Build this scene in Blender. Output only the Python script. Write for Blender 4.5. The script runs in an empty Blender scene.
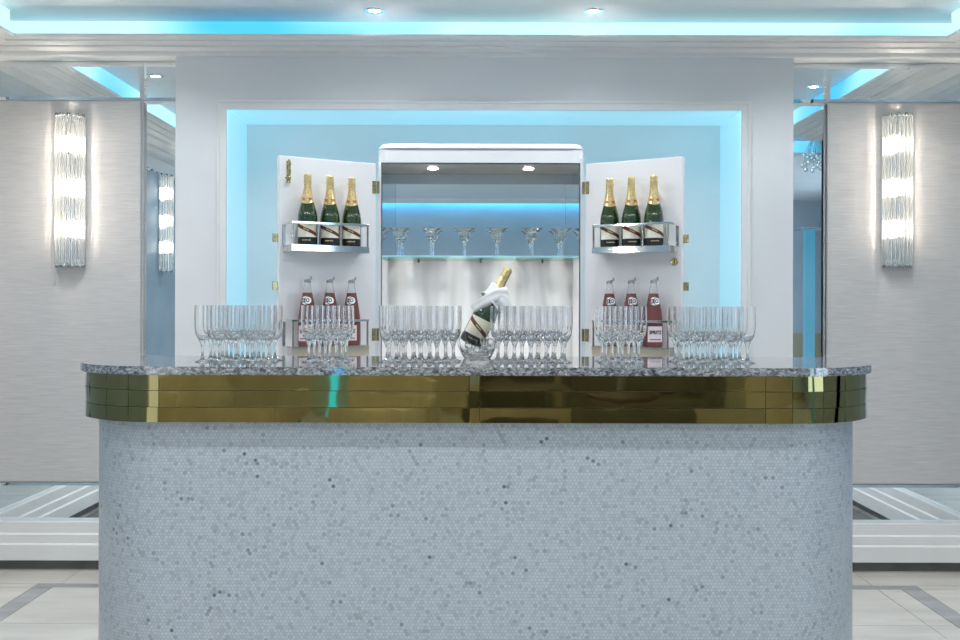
import bpy, bmesh, math, random
from mathutils import Vector, Matrix
random.seed(7)
S = bpy.context.scene
C = S.collection
PI = math.pi
CAMH = 1.29

# ------------------------------------------------------------------ helpers
def link(o, parent=None):
    C.objects.link(o)
    if parent: o.parent = parent
    return o
def obj(name, bm, mat, parent=None, smooth=False, loc=None):
    bmesh.ops.recalc_face_normals(bm, faces=bm.faces[:])
    me = bpy.data.meshes.new(name)
    bm.to_mesh(me); bm.free()
    if mat:
        for m in (mat if isinstance(mat, (list, tuple)) else [mat]): me.materials.append(m)
    if smooth:
        me.polygons.foreach_set('use_smooth', [True]*len(me.polygons))
        me.set_sharp_from_angle(angle=math.radians(35))
    o = bpy.data.objects.new(name, me)
    link(o, parent)
    if loc: o.location = loc
    return o
def struct(name, bm, mat, smooth=False):
    o = obj(name, bm, mat, None, smooth); o['kind'] = 'structure'; return o
def tag(o, label, cat, group=None, kind=None):
    o['label'] = label; o['category'] = cat
    if group: o['group'] = group
    if kind: o['kind'] = kind
    return o
def thing(name, label, cat, loc=(0,0,0), rz=0, group=None):
    o = bpy.data.objects.new(name, None); link(o)
    o.empty_display_size = .05
    o.location = loc; o.rotation_euler = (0,0,rz)
    return tag(o, label, cat, group)
def dup(root, loc, rot=None, label=None, group=None):
    def cp(o, par):
        c = o.copy(); C.objects.link(c)
        if par: c.parent = par
        for ch in kids.get(o.name, []): cp(ch, c)
        return c
    kids = {}
    def walk(o):
        kids[o.name] = list(o.children)
        for ch in o.children: walk(ch)
    walk(root)
    r = cp(root, None); r.location = loc
    if rot is not None: r.rotation_euler = rot
    if label: r['label'] = label
    if group: r['group'] = group
    return r
def nb(): return bmesh.new()
def box(bm, x0,x1,y0,y1,z0,z1, bev=0, mi=0):
    t = bmesh.new()
    bmesh.ops.create_cube(t, size=1)
    for v in t.verts:
        v.co = Vector(((x0+x1)/2+v.co.x*(x1-x0), (y0+y1)/2+v.co.y*(y1-y0), (z0+z1)/2+v.co.z*(z1-z0)))
    if bev: bmesh.ops.bevel(t, geom=t.edges[:], offset=bev, segments=2, affect='EDGES', profile=.5)
    for f in t.faces: f.material_index = mi
    merge(bm, t)
    return bm
def merge(bm, t, M=None):
    if M is not None: bmesh.ops.transform(t, matrix=M, verts=t.verts[:])
    me = bpy.data.meshes.new('tmp'); t.to_mesh(me); t.free(); bm.from_mesh(me); bpy.data.meshes.remove(me)
def B(*a, **k): return box(nb(), *a, **k)
def lathe(bm, prof, n=24, M=None, closed=False):
    """prof: list of (r,z); r==0 ends merge into a point"""
    t = bmesh.new(); rings = []
    for r, z in prof:
        if r < 1e-6: rings.append([t.verts.new((0,0,z))])
        else: rings.append([t.verts.new((r*math.cos(2*PI*i/n), r*math.sin(2*PI*i/n), z)) for i in range(n)])
    prs = list(zip(rings, rings[1:]))
    if closed: prs.append((rings[-1], rings[0]))
    for a, b in prs:
        if len(a) == 1 and len(b) == 1: continue
        for i in range(n):
            j = (i+1) % n
            if len(a) == 1: t.faces.new((a[0], b[i], b[j]))
            elif len(b) == 1: t.faces.new((a[i], a[j], b[0]))
            else: t.faces.new((a[i], a[j], b[j], b[i]))
    merge(bm, t, M); return bm
def cyl(bm, p0, p1, r, n=12, r1=None):
    p0 = Vector(p0); p1 = Vector(p1); d = p1-p0
    M = Matrix.Translation(p0) @ d.to_track_quat('Z','Y').to_matrix().to_4x4()
    r1 = r if r1 is None else r1
    return lathe(bm, [(0,0),(r,0),(r1,d.length),(0,d.length)], n, M)
def prism(bm, pts, z0, z1):
    t = bmesh.new()
    a = [t.verts.new((x,y,z0)) for x,y in pts]; b = [t.verts.new((x,y,z1)) for x,y in pts]
    n = len(pts)
    t.faces.new(a[::-1]); t.faces.new(b)
    for i in range(n): t.faces.new((a[i],a[(i+1)%n],b[(i+1)%n],b[i]))
    merge(bm, t); return bm
def ball(bm, c, r, u=10, v=6):
    t = bmesh.new(); bmesh.ops.create_uvsphere(t, u_segments=u, v_segments=v, radius=r)
    merge(bm, t, Matrix.Translation(c)); return bm

# ------------------------------------------------------------------ materials
def mat(name, base=(.8,.8,.8), rough=.5, metal=0, trans=0, ior=1.45, emis=None, es=0, coat=0, spec=.5):
    m = bpy.data.materials.new(name); m.use_nodes = True
    p = m.node_tree.nodes['Principled BSDF']
    p.inputs['Base Color'].default_value = (*base,1); p.inputs['Roughness'].default_value = rough
    p.inputs['Metallic'].default_value = metal; p.inputs['Transmission Weight'].default_value = trans
    p.inputs['IOR'].default_value = ior; p.inputs['Coat Weight'].default_value = coat
    p.inputs['Specular IOR Level'].default_value = spec
    if emis: p.inputs['Emission Color'].default_value = (*emis,1); p.inputs['Emission Strength'].default_value = es
    return m
def N(m, t, **kw):
    n = m.node_tree.nodes.new(t)
    for k, v in kw.items():
        if k.startswith('i_'): n.inputs[k[2:].replace('_',' ')].default_value = v
        else: setattr(n, k, v)
    return n
def L(m, a, b): m.node_tree.links.new(a, b)
def P(m): return m.node_tree.nodes['Principled BSDF']
def ramp(m, src, stops, interp='LINEAR'):
    r = N(m, 'ShaderNodeValToRGB'); r.color_ramp.interpolation = interp
    e = r.color_ramp.elements
    while len(e) < len(stops): e.new(.5)
    for i, (p, c) in enumerate(stops): e[i].position = p; e[i].color = (*c,1)
    L(m, src, r.inputs[0]); return r
def texco(m, scale=(1,1,1), kind='Object', rot=(0,0,0)):
    t = N(m, 'ShaderNodeTexCoord'); mp = N(m, 'ShaderNodeMapping')
    mp.inputs['Scale'].default_value = scale; mp.inputs['Rotation'].default_value = rot
    L(m, t.outputs[kind], mp.inputs[0]); return mp.outputs[0]
def bump(m, h, strength=.2, dist=.01):
    b = N(m, 'ShaderNodeBump'); b.inputs['Strength'].default_value = strength; b.inputs['Distance'].default_value = dist
    L(m, h, b.inputs['Height']); L(m, b.outputs[0], P(m).inputs['Normal'])

def noisy(name, c1, c2, scale, rough=.5, det=3, sc=(1,1,1), lo=.35, hi=.65, **kw):
    m = mat(name, c1, rough, **kw)
    n = N(m, 'ShaderNodeTexNoise'); n.inputs['Scale'].default_value = scale; n.inputs['Detail'].default_value = det
    L(m, texco(m, sc), n.inputs['Vector'])
    r = ramp(m, n.outputs[0], [(lo,c1),(hi,c2)]); L(m, r.outputs[0], P(m).inputs['Base Color'])
    return m

M = {}
M['paint'] = noisy('white_paint', (.74,.74,.75), (.77,.77,.78), 3, .38)
M['ceil'] = noisy('ceiling_paint', (.74,.74,.75), (.78,.78,.79), 2, .6)
M['trim'] = noisy('gloss_trim_paint', (.78,.77,.76), (.82,.81,.8), 5, .3)
M['lacquer'] = noisy('white_lacquer', (.8,.79,.8), (.83,.82,.83), 4, .25)
M['mirror'] = noisy('silvered_mirror', (.80,.86,.89), (.83,.88,.90), 2, .012, metal=1)
M['cabmirror'] = noisy('tinted_mirror', (.74,.84,.89), (.76,.86,.91), 2, .012, metal=1)
M['mirroredge'] = mat('mirror_edge', (.5,.6,.63), .08, 1)
M['chrome'] = noisy('chrome', (.82,.82,.83), (.86,.86,.86), 8, .07, metal=1)
M['steel'] = noisy('dark_steel', (.28,.28,.29), (.36,.36,.36), 20, .25, metal=1)
M['dark'] = noisy('dark_plinth', (.13,.13,.13), (.17,.17,.17), 10, .5)
M['brasspolish'] = None
M['gold'] = noisy('brass_fitting', (.38,.31,.15), (.6,.5,.28), 90, .22, metal=1)
M['glass'] = mat('clear_glass', (1,1,1), 0, 0, 1, 1.45)
M['crystal'] = mat('crystal', (1,.99,.97), .02, 0, 1, 1.5)
M['rod'] = mat('crystal_rod', (1,.99,.96), .24, 0, 1, 1.5)
M['shelf'] = mat('shelf_edge', (.45,.88,.88), .15, 0, .2, 1.5)
M['white'] = mat('napkin_cloth', (.85,.85,.84), .9)
M['cyan'] = mat('cyan_led', (0,0,0), .5, emis=(.18,.72,1), es=4)
M['lamp'] = mat('lamp_glow', (0,0,0), .5, emis=(1,.93,.82), es=22)
M['bulb'] = mat('bulb_glow', (0,0,0), .5, emis=(1,.9,.76), es=420)
M['ledcove'] = mat('cove_led', (0,0,0), .5)
def cove_mat(name, s, c1=(.10,.62,.95), c2=(.36,.92,1), scale=.7):
    m = mat(name, (0,0,0), .5)
    n = N(m, 'ShaderNodeTexNoise'); n.inputs['Scale'].default_value = scale; n.inputs['Detail'].default_value = 1
    L(m, texco(m), n.inputs['Vector'])
    r = ramp(m, n.outputs[0], [(.36,c1),(.56,c2)]); L(m, r.outputs[0], P(m).inputs['Emission Color'])
    P(m).inputs['Emission Strength'].default_value = s
    return m
M['ledcove'] = cove_mat('cove_diffuser', 1.25, (.07,.5,.85), (.48,.9,1), .9)
M['lednic'] = cove_mat('niche_led', 6.5, (.36,.80,1), (.40,.83,1))
M['ledwash'] = cove_mat('wash_led', 7, (.05,.5,.95), (.08,.6,1))
M['crown'] = M['lacquer']

# brass cladding
m = mat('polished_brass', (.5,.42,.2), .035, 1)
n = N(m, 'ShaderNodeTexNoise'); n.inputs['Scale'].default_value = 9; L(m, texco(m,(1,1,.3)), n.inputs['Vector'])
r = ramp(m, n.outputs[0], [(.3,(.27,.225,.095)),(.7,(.34,.285,.13))]); L(m, r.outputs[0], P(m).inputs['Base Color'])
n2 = N(m, 'ShaderNodeTexNoise'); n2.inputs['Scale'].default_value = 4; L(m, texco(m), n2.inputs['Vector']); bump(m, n2.outputs[0], .07, .02)
M['brass'] = m
# granite
m = mat('granite', (.5,.5,.5), .05, spec=.8, ior=1.8)
v = texco(m, (.7,1,1.2))
n = N(m, 'ShaderNodeTexNoise'); n.inputs['Scale'].default_value = 120; n.inputs['Detail'].default_value = 4; n.inputs['Distortion'].default_value = .8
L(m, v, n.inputs['Vector'])
r = ramp(m, n.outputs[0], [(.34,(.03,.034,.042)),(.45,(.13,.14,.155)),(.53,(.24,.25,.27)),(.70,(.52,.52,.52))])
L(m, r.outputs[0], P(m).inputs['Base Color']); M['granite'] = m
# fabric panel: fine horizontal slub
m = mat('grasscloth', (.6,.58,.56), .75)
n = N(m, 'ShaderNodeTexNoise'); n.inputs['Scale'].default_value = 1; n.inputs['Detail'].default_value = 4; n.inputs['Roughness'].default_value = .7
L(m, texco(m,(7,7,170)), n.inputs['Vector'])
r = ramp(m, n.outputs[0], [(.3,(.50,.485,.475)),(.7,(.63,.61,.60))]); L(m, r.outputs[0], P(m).inputs['Base Color'])
bump(m, n.outputs[0], .3, .002); M['cloth'] = m
# cabinet back: faint veining stands in for light patterns cast through glass
m = mat('pale_caustic_veins', (.7,.68,.67), .3)
w = N(m, 'ShaderNodeTexWave'); w.wave_type='BANDS'; w.bands_direction='X'; w.inputs['Scale'].default_value = 2.2; w.inputs['Distortion'].default_value = 9
w.inputs['Detail'].default_value = 2; w.inputs['Detail Scale'].default_value = 1.1
L(m, texco(m,(1,1,.45)), w.inputs['Vector'])
r = ramp(m, w.outputs[0], [(0,(.66,.625,.61)),(.25,(.77,.735,.72)),(.8,(.79,.755,.74)),(1,(.85,.82,.81))]); L(m, r.outputs[0], P(m).inputs['Base Color'])
M['veined'] = m
# stone tile
def stone(name, a, b_):
    m = noisy(name, a, b_, 2.2, .22, 6, (1,4,1))
    return m
M['tile'] = stone('cream_stone', (.56,.53,.48), (.66,.63,.58))
M['tilegrey'] = stone('grey_stone', (.30,.30,.30), (.40,.40,.40))
M['grout'] = mat('grout', (.33,.31,.29), .8)
M['carpet'] = noisy('dark_carpet', (.05,.045,.03), (.09,.08,.05), 300, .95)
M['sofa'] = noisy('dark_velvet', (.10,.09,.06), (.13,.12,.08), 60, .8)
M['sofapale'] = noisy('pale_velvet', (.5,.45,.32), (.56,.5,.36), 60, .8)
M['wood'] = noisy('dark_wood', (.07,.045,.025), (.12,.08,.04), 6, .35, sc=(1,1,8))
M['backwall'] = noisy('blue_grey_wall', (.46,.54,.61), (.50,.58,.65), 2, .6)
M['sky'] = mat('daylight', (0,0,0), .5, emis=(.75,.88,1), es=3)

# hexagon mosaic (u along the bar, v up; metres)
m = mat('hex_marble_mosaic', (.7,.7,.7), .3)
nt = m.node_tree
tc = N(m, 'ShaderNodeUVMap'); tc.uv_map = 'UVMap'
def vm(op, a, b_=None, **k):
    n = N(m, 'ShaderNodeVectorMath'); n.operation = op
    for i, s in enumerate((a, b_)):
        if s is None: continue
        if isinstance(s, tuple): n.inputs[i].default_value = s
        elif isinstance(s, float): n.inputs['Scale'].default_value = s
        else: L(m, s, n.inputs[i])
    return n
def fm(op, a, b_=None):
    n = N(m, 'ShaderNodeMath'); n.operation = op
    for i, s in enumerate((a, b_)):
        if s is None: continue
        if isinstance(s, (float,int)): n.inputs[i].default_value = s
        else: L(m, s, n.inputs[i])
    return n.outputs[0]
R3 = math.sqrt(3)
sc = vm('SCALE', tc.outputs[0], 1/.0115).outputs[0]
sc = vm('ADD', sc, (1000.,1000.,0.)).outputs[0]
rr = (1.0, R3, 1.0); hh = (.5, R3/2, 0.0)
a = vm('SUBTRACT', vm('MODULO', sc, rr).outputs[0], hh).outputs[0]
bb = vm('SUBTRACT', vm('MODULO', vm('SUBTRACT', sc, hh).outputs[0], rr).outputs[0], hh).outputs[0]
la = vm('LENGTH', a).outputs['Value']; lb = vm('LENGTH', bb).outputs['Value']
lt = fm('LESS_THAN', la, lb)
mx = N(m, 'ShaderNodeMix'); mx.data_type = 'VECTOR'
L(m, lt, mx.inputs[0]); L(m, bb, mx.inputs[4]); L(m, a, mx.inputs[5])
gv = mx.outputs[1]
idv = vm('SNAP', vm('ADD', vm('SUBTRACT', sc, gv).outputs[0], (.01,.01,0.)).outputs[0], (.25,.25,1.)).outputs[0]
wn = N(m, 'ShaderNodeTexWhiteNoise'); L(m, idv, wn.inputs['Vector'])
ab = vm('ABSOLUTE', gv).outputs[0]
dt = vm('DOT_PRODUCT', ab, (.5, R3/2, 0.)).outputs['Value']
sx = N(m, 'ShaderNodeSeparateXYZ'); L(m, ab, sx.inputs[0])
hd = fm('MAXIMUM', dt, sx.outputs[0])
edge = fm('GREATER_THAN', hd, .44)
big = N(m, 'ShaderNodeTexNoise'); big.inputs['Scale'].default_value = 9; L(m, tc.outputs[0], big.inputs['Vector'])
mixv = fm('ADD', fm('MULTIPLY', wn.outputs['Value'], .86), fm('MULTIPLY', big.outputs[0], .14*1.6))
tr = ramp(m, mixv, [(.0,(.49,.53,.57)),(.6,(.45,.49,.53)),(.90,(.39,.42,.455)),(.975,(.31,.34,.37)),(1,(.12,.14,.17))])
# marble clouds within each tile
cl = N(m, 'ShaderNodeTexNoise'); cl.inputs['Scale'].default_value = 120; L(m, tc.outputs[0], cl.inputs['Vector'])
mc = N(m, 'ShaderNodeMix'); mc.data_type = 'RGBA'; mc.blend_type='MULTIPLY'; mc.inputs[0].default_value = .35
L(m, tr.outputs[0], mc.inputs[6]); cr = ramp(m, cl.outputs[0], [(.3,(.75,.75,.76)),(.6,(1,1,1))]); L(m, cr.outputs[0], mc.inputs[7])
fx = N(m, 'ShaderNodeMix'); fx.data_type = 'RGBA'
L(m, edge, fx.inputs[0]); L(m, mc.outputs[2], fx.inputs[6]); fx.inputs[7].default_value = (.30,.33,.36,1)
L(m, fx.outputs[2], P(m).inputs['Base Color'])
M['mosaic'] = m

M['bottle'] = mat('green_bottle_glass', (.010,.036,.004), .05, 0, 0, 1.5, coat=1)
M['foil'] = noisy('gold_foil', (.62,.46,.2), (.82,.66,.36), 120, .3, metal=.8)
M['foilred'] = noisy('red_seal', (.28,.05,.04), (.5,.2,.1), 200, .4)
M['label'] = mat('cream_label', (.80,.76,.62), .6)
M['sash'] = mat('red_sash', (.13,.03,.02), .5)
M['labelblack'] = mat('black_label', (.012,.012,.014), .4)
M['ink'] = mat('black_ink', (.02,.02,.03), .5)
M['goldink'] = mat('gold_ink', (.7,.58,.32), .4, .4)
M['liquid'] = mat('pink_liquid', (.19,.07,.065), .12, 0, .15, 1.35)
M['pinklabel'] = mat('pale_pink_label', (.82,.68,.70), .6)
M['badge'] = mat('white_badge', (.85,.85,.85), .5)
M['cap'] = noisy('tin_cap', (.35,.35,.36), (.5,.5,.5), 80, .3, metal=1)
M['stemglass'] = M['glass']

# ------------------------------------------------------------------ setting
XW, YB, YF, ZC = 2.45, 4.90, -3.0, 2.65
# floor: stone tiles as strips with grout joints (surface pattern of one mesh)
bm = nb()
box(bm, -3.0, 4.6, -3.2, 5.4, -.06, -.003, mi=2)
def tile(x0,x1,y0,y1,mi): box(bm, x0+.0015,x1-.0015,y0+.0015,y1-.0015,-.004,0, mi=mi)
ys = [-3.0,-2.45,-1.9,-1.35,-.8,-.25,.3,.85,1.4,1.95,2.5,3.05,3.5,4.05,4.57]
for i in range(len(ys)-1):
    xs = [-1.95,-1.35,-.75,-.15,.45,1.05,1.82,1.93]
    for k in range(len(xs)-1): tile(xs[k],xs[k+1],ys[i],ys[i+1],0)
    tile(-2.04,-1.95,ys[i],ys[i+1],1); tile(1.93,2.02,ys[i],ys[i+1],1)
    tile(-2.9,-2.40,ys[i],ys[i+1],0); tile(-2.40,-2.24,ys[i],ys[i+1],3); tile(-2.24,-2.04,ys[i],ys[i+1],0); tile(2.02,2.24,ys[i],ys[i+1],0); tile(2.24,2.40,ys[i],ys[i+1],3); tile(2.40,3.2,ys[i],ys[i+1],0); tile(3.2,4.5,ys[i],ys[i+1],0)
tile(-2.04,2.02,4.57,4.63,1)
for a_,b_ in ((-2.9,-2.04),(2.02,4.5)): tile(a_,b_,4.57,4.63,0)
for a_,b_ in ((-2.9,-1.94),(-1.94,-.6),(-.6,.6),(.6,1.82),(1.82,3.2),(3.2,4.5)): tile(a_,b_,4.63,5.3,0)
struct('floor', bm, [M['tile'],M['tilegrey'],M['grout'],M['dark']])
struct('ceiling', B(-2.7,4.6,-3.2,5.4,ZC,ZC+.1), M['ceil'])

# back wall: recessed sides at y=4.9 and the projecting chimney block with the lit niche
NX0, NX1, NZ, YBL, YN = -1.219, 1.253, 2.231, 4.80, 5.30
BX0, BX1 = -1.464, 1.502
LIP = .02
bm = nb()
box(bm, -2.7, BX0, YB, YB+.1, 0, ZC)
box(bm, BX1, 2.7, YB, YB+.1, 0, ZC)
box(bm, BX0, NX0-LIP, YBL+.02, YN+.1, 0, ZC)           # piers
box(bm, NX1+LIP, BX1, YBL+.02, YN+.1, 0, ZC)
box(bm, NX0-LIP, NX1+LIP, YBL+.02, YN+.1, NZ+LIP, ZC)  # header
box(bm, BX0, NX0, YBL, YBL+.02, 0, 2.52)               # front skin with lips
box(bm, NX1, BX1, YBL, YBL+.02, 0, 2.52)
box(bm, NX0, NX1, YBL, YBL+.02, NZ, 2.52)
box(bm, NX0-LIP, NX1+LIP, YN, YN+.1, 0, NZ+LIP)        # niche back
struct('wall_back', bm, M['paint'])
# moulded frame round the niche
bm = nb(); w_ = .034
for (x0,x1,z0,z1) in ((NX0-w_,NX0,0,NZ+w_),(NX1,NX1+w_,0,NZ+w_),(NX0,NX1,NZ,NZ+w_)):
    box(bm, x0,x1,YBL-.010,YBL,z0,z1)
for (x0,x1,z0,z1) in ((NX0-w_-.008,NX0-w_+.006,0,NZ+w_+.008),(NX1+w_-.006,NX1+w_+.008,0,NZ+w_+.008),(NX0-w_,NX1+w_,NZ+w_-.006,NZ+w_+.008)):
    box(bm, x0,x1,YBL-.016,YBL,z0,z1,bev=.003)
struct('trim_1', bm, M['trim'])

def wall_run(name, pts, mat_):
    bm = nb()
    for b_ in pts: box(bm, *b_)
    return struct(name, bm, mat_)
wall_run('wall_left', [(-XW-.1,-XW,-3.1,-2.6,0,ZC),(-XW-.1,-XW,0.6,YB,0,ZC),(-XW-.1,-XW,-2.6,.6,0,.35),(-XW-.1,-XW,-2.6,.6,2.25,ZC)], M['paint'])
wall_run('wall_right', [(XW,XW+.1,2.6,YB,0,ZC),(XW,4.5,2.6,2.7,0,ZC),(4.5,4.6,-3.1,2.7,0,ZC)], M['backwall'])
wall_run('wall_front', [(-XW-.1,1.4,-3.1,-3.0,0,ZC),(2.35,4.6,-3.1,-3.0,0,ZC),(1.4,2.35,-3.1,-3.0,2.1,ZC)], M['backwall'])

# cornice with cove trough; profile = (inset from wall, z)
prof = [(0,2.484),(.108,2.484),(.112,2.490),(.112,2.506),(.125,2.506),(.165,2.512),(.165,2.521),(.178,2.521),(.205,2.524),(.235,2.522),(.235,2.529),(.250,2.529),(.285,2.527),(.300,2.523),(.307,2.530),(.307,2.537),
        (.285,2.537),(.285,2.532),(.11,2.532),(.11,2.60),(0,2.60)]
def cornice(name, A, Bp, inn, mA, mB, mt):
    A = Vector(A); Bp = Vector(Bp); inn = Vector(inn); d = (Bp-A).normalized()
    t = bmesh.new()
    ra = [t.verts.new((*(A+inn*o+d*(o if mA else 0)), z)) for o,z in prof]
    rb = [t.verts.new((*(Bp+inn*o-d*(o if mB else 0)), z)) for o,z in prof]
    n = len(prof)
    for i in range(n): t.faces.new((ra[i],ra[(i+1)%n],rb[(i+1)%n],rb[i]))
    t.faces.new(ra); t.faces.new(rb[::-1])
    return struct(name, t, mt)
cornice('trim_2', (-XW,YB), (XW,YB), (0,-1), True, True, M['trim'])
cornice('trim_3', (-XW,YF), (-XW,YB), (1,0), False, True, M['trim'])
cornice('trim_4', (XW,2.6), (XW,YB), (-1,0), False, True, M['trim'])
# cove light diffusers, standing at the back of each trough
def strip(name, label, x0,x1,y0,y1,z0,z1, mt, group=None):
    return tag(obj(name, B(x0,x1,y0,y1,z0,z1), mt), label, 'light strip', group)
strip('cove_light', 'cyan glowing cove strip above the cornice of the bar wall', -XW+.10, XW-.10, YB-.112, YB-.10, 2.537, ZC-.001, M['ledcove'])
strip('cove_light', 'cyan cove strip along the left side wall, seen in the mirrors', -XW+.265, -XW+.277, YF, YB-.285, 2.537, ZC-.001, M['ledcove'])
strip('cove_light', 'cyan cove strip along the right side wall, seen in the mirrors', XW-.277, XW-.265, 2.6, YB-.285, 2.537, ZC-.001, M['ledcove'])
bm = nb(); box(bm, -XW,3.2,-2.90,-2.88,2.585,ZC)
struct('trim_5', bm, M['trim'])
strip('wash_light', 'cyan strip washing the far wall, seen in the cabinet mirror', -XW+.02, 3.18, -2.93,-2.90, 2.595, 2.64, M['ledwash'])
# niche strips behind the lip
rv = mat('reveal_glow', (.6,.7,.75), .4, emis=(.30,.80,1), es=.34)  # glow of the LED strips put into the reveal lining as its own emission
tag(obj('glow_lining', B(NX0-LIP+.001,NX1+LIP-.001,YBL+.032,YN-.002,NZ+LIP-.003,NZ+LIP-.0005), rv), 'lining of the niche top with cyan LED glow painted in', 'niche lining')
tag(obj('glow_lining', B(NX0-LIP+.0005,NX0-LIP+.003,YBL+.032,YN-.002,.01,NZ+LIP-.004), rv), 'lining of the niche left side with cyan LED glow painted in', 'niche lining')
tag(obj('glow_lining', B(NX1+LIP-.003,NX1+LIP-.0005,YBL+.032,YN-.002,.01,NZ+LIP-.004), rv), 'lining of the niche right side with cyan LED glow painted in', 'niche lining')
y0,y1 = YBL+.021, YBL+.029
strip('niche_light', 'horizontal cyan strip hidden behind the top edge of the niche', NX0, NX1, y0,y1, NZ+.002, NZ+LIP-.002, M['lednic'])
strip('niche_light', 'vertical cyan strip hidden behind the left edge of the niche', NX0-LIP+.002, NX0-.002, y0,y1, 0.02, NZ, M['lednic'])
strip('niche_light', 'vertical cyan strip hidden behind the right edge of the niche', NX1+.002, NX1+LIP-.002, y0,y1, 0.02, NZ, M['lednic'])

# skirting: white moulded board on a dark recessed plinth
def base_prof(bm, x0, x1, yf, off=0):
    """profile against the back wall (y = yf is the wall face)"""
    pr = [(0,.052),(.055,.052),(.055,.126),(.046,.134),(.046,.174),(.038,.182),(.038,.2327),(0,.2327)]
    t = bmesh.new()
    a = [t.verts.new((x0, yf-o, z)) for o,z in pr]; b = [t.verts.new((x1, yf-o, z)) for o,z in pr]
    n = len(pr)
    for i in range(n): t.faces.new((a[i],a[(i+1)%n],b[(i+1)%n],b[i]))
    t.faces.new(a); t.faces.new(b[::-1])
    return t
def skirting(name, length, Mx):
    t = base_prof(None, 0, length, 0)
    for f in t.faces: f.material_index = 0
    bm = nb(); merge(bm, t, Mx)
    t2 = bmesh.new(); box(t2, 0, length, -.012, 0, 0, .052, mi=1); merge(bm, t2, Mx)
    return struct(name, bm, [M['trim'],M['dark']])
T = Matrix.Translation; RZ = lambda a: Matrix.Rotation(a,4,'Z')
skirting('baseboard_back', BX0+XW, T((-XW,YB,0)))
skirting('baseboard_back_right', XW-BX1, T((BX1,YB,0)))
skirting('baseboard_left', YB-.6-.06, T((-XW,.6,0)) @ RZ(PI/2))
skirting('baseboard_right', YB-2.6-.06, T((XW,YB-.06,0)) @ RZ(-PI/2))
for n_ in ('baseboard_back','baseboard_back_right','baseboard_left','baseboard_right'): pass

# ---- mirrors: bevelled panes; local frame: x along, z up, facing -y, glass back at y=0
def mirror_pane(w, h, name, label, Mx, group=None, bev=.017):
    t = bmesh.new(); th = .009
    o_ = [t.verts.new(p) for p in ((0,0,0),(w,0,0),(w,0,h),(0,0,h))]
    e_ = [t.verts.new(p) for p in ((0,-.003,0),(w,-.003,0),(w,-.003,h),(0,-.003,h))]
    b = bev
    i_ = [t.verts.new(p) for p in ((b,-th,b),(w-b,-th,b),(w-b,-th,h-b),(b,-th,h-b))]
    t.faces.new(o_); t.faces.new(i_)
    for k in range(4):
        j = (k+1)%4
        t.faces.new((o_[k],o_[j],e_[j],e_[k])); t.faces.new((e_[k],e_[j],i_[j],i_[k]))
    o = obj(name, t, M['mirror'])
    o.matrix_world = Mx
    return tag(o, label, 'mirror', group)
ZT0, ZT1, ZB0, ZB1 = 2.288, 2.483, .233, .424
YM = YB-.001
# left of the block
mirror_pane(.80, ZT1-ZT0, 'mirror_pane', 'long mirror strip above the left fabric panel', T((-2.449,YM,ZT0)))
mirror_pane(-1.466+1.648, ZT1-ZT0, 'mirror_pane', 'small square mirror over the tall mirror left of the niche wall', T((-1.648,YM,ZT0)))
mirror_pane(-1.466+1.648, ZT0-ZB0, 'mirror_pane', 'tall narrow mirror between left fabric panel and niche wall, reflecting a sconce', T((-1.648,YM,ZB0)))
mirror_pane(.80, ZB1-ZB0, 'mirror_pane', 'low mirror strip beneath the left fabric panel', T((-2.449,YM,ZB0)))
mirror_pane(2.449-1.694, ZT1-ZT0, 'mirror_pane', 'long mirror strip above the right fabric panel', T((1.694,YM,ZT0)))
mirror_pane(1.694-1.504, ZT1-ZT0, 'mirror_pane', 'small square mirror over the tall mirror right of the niche wall', T((1.504,YM,ZT0)))
mirror_pane(1.694-1.504, ZT0-ZB0, 'mirror_pane', 'tall narrow mirror between niche wall and right fabric panel, reflecting cyan lights', T((1.504,YM,ZB0)))
mirror_pane(2.449-1.694, ZB1-ZB0, 'mirror_pane', 'low mirror strip beneath the right fabric panel', T((1.694,YM,ZB0)))
# side wall mirrors (seen in reflection)
ML = T((-XW+.001,0,0)) @ RZ(PI/2)       # local x -> +Y world, facing +X
def onleft(y, z): return T((-XW+.001, y, z)) @ RZ(PI/2)
def onright(y, z): return T((XW-.001, y, z)) @ RZ(-PI/2)   # local x -> -Y
mirror_pane(4.0, ZT1-ZT0, 'mirror_pane', 'mirror strip along the top of the left side wall', onleft(.7,ZT0))
mirror_pane(4.0, ZB1-ZB0, 'mirror_pane', 'mirror strip along the foot of the left side wall', onleft(.7,ZB0))
mirror_pane(2.1, ZT1-ZT0, 'mirror_pane', 'mirror strip along the top of the right side wall', onright(4.78,ZT0))
mirror_pane(2.1, ZB1-ZB0, 'mirror_pane', 'mirror strip along the foot of the right side wall', onright(4.78,ZB0))
# fabric panels
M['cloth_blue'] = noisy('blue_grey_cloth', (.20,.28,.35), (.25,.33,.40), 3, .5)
def fabric(x0,x1, label, Mx=Matrix(), mt='cloth'):
    bm = B(x0,x1,-.018,0,.428,2.284, bev=.003)
    o = obj('fabric_panel', bm, M[mt]); o.matrix_world = Mx
    return tag(o, label, 'wall panel')
fabric(0, 2.449-1.656, 'grey horizontally ribbed fabric wall panel at the left, behind a crystal sconce', T((-2.449,YB-.008,0)))
fabric(0, .765, 'grey horizontally ribbed fabric wall panel at the right, behind a crystal sconce', T((1.694,YB-.008,0)))
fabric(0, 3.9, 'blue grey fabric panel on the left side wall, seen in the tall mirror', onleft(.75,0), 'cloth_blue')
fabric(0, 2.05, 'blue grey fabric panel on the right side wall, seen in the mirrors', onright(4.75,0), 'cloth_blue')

# added window in the left wall behind the camera, put in for fill light
bm = nb()
for y_ in (-2.6,-1.54,-.47,.56): box(bm, -XW-.09,-XW-.02,y_,y_+.04,.35,2.25)
for z_ in (.35,2.21): box(bm, -XW-.09,-XW-.02,-2.6,.6,z_,z_+.04)
struct('added_window', bm, M['trim'])

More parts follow.
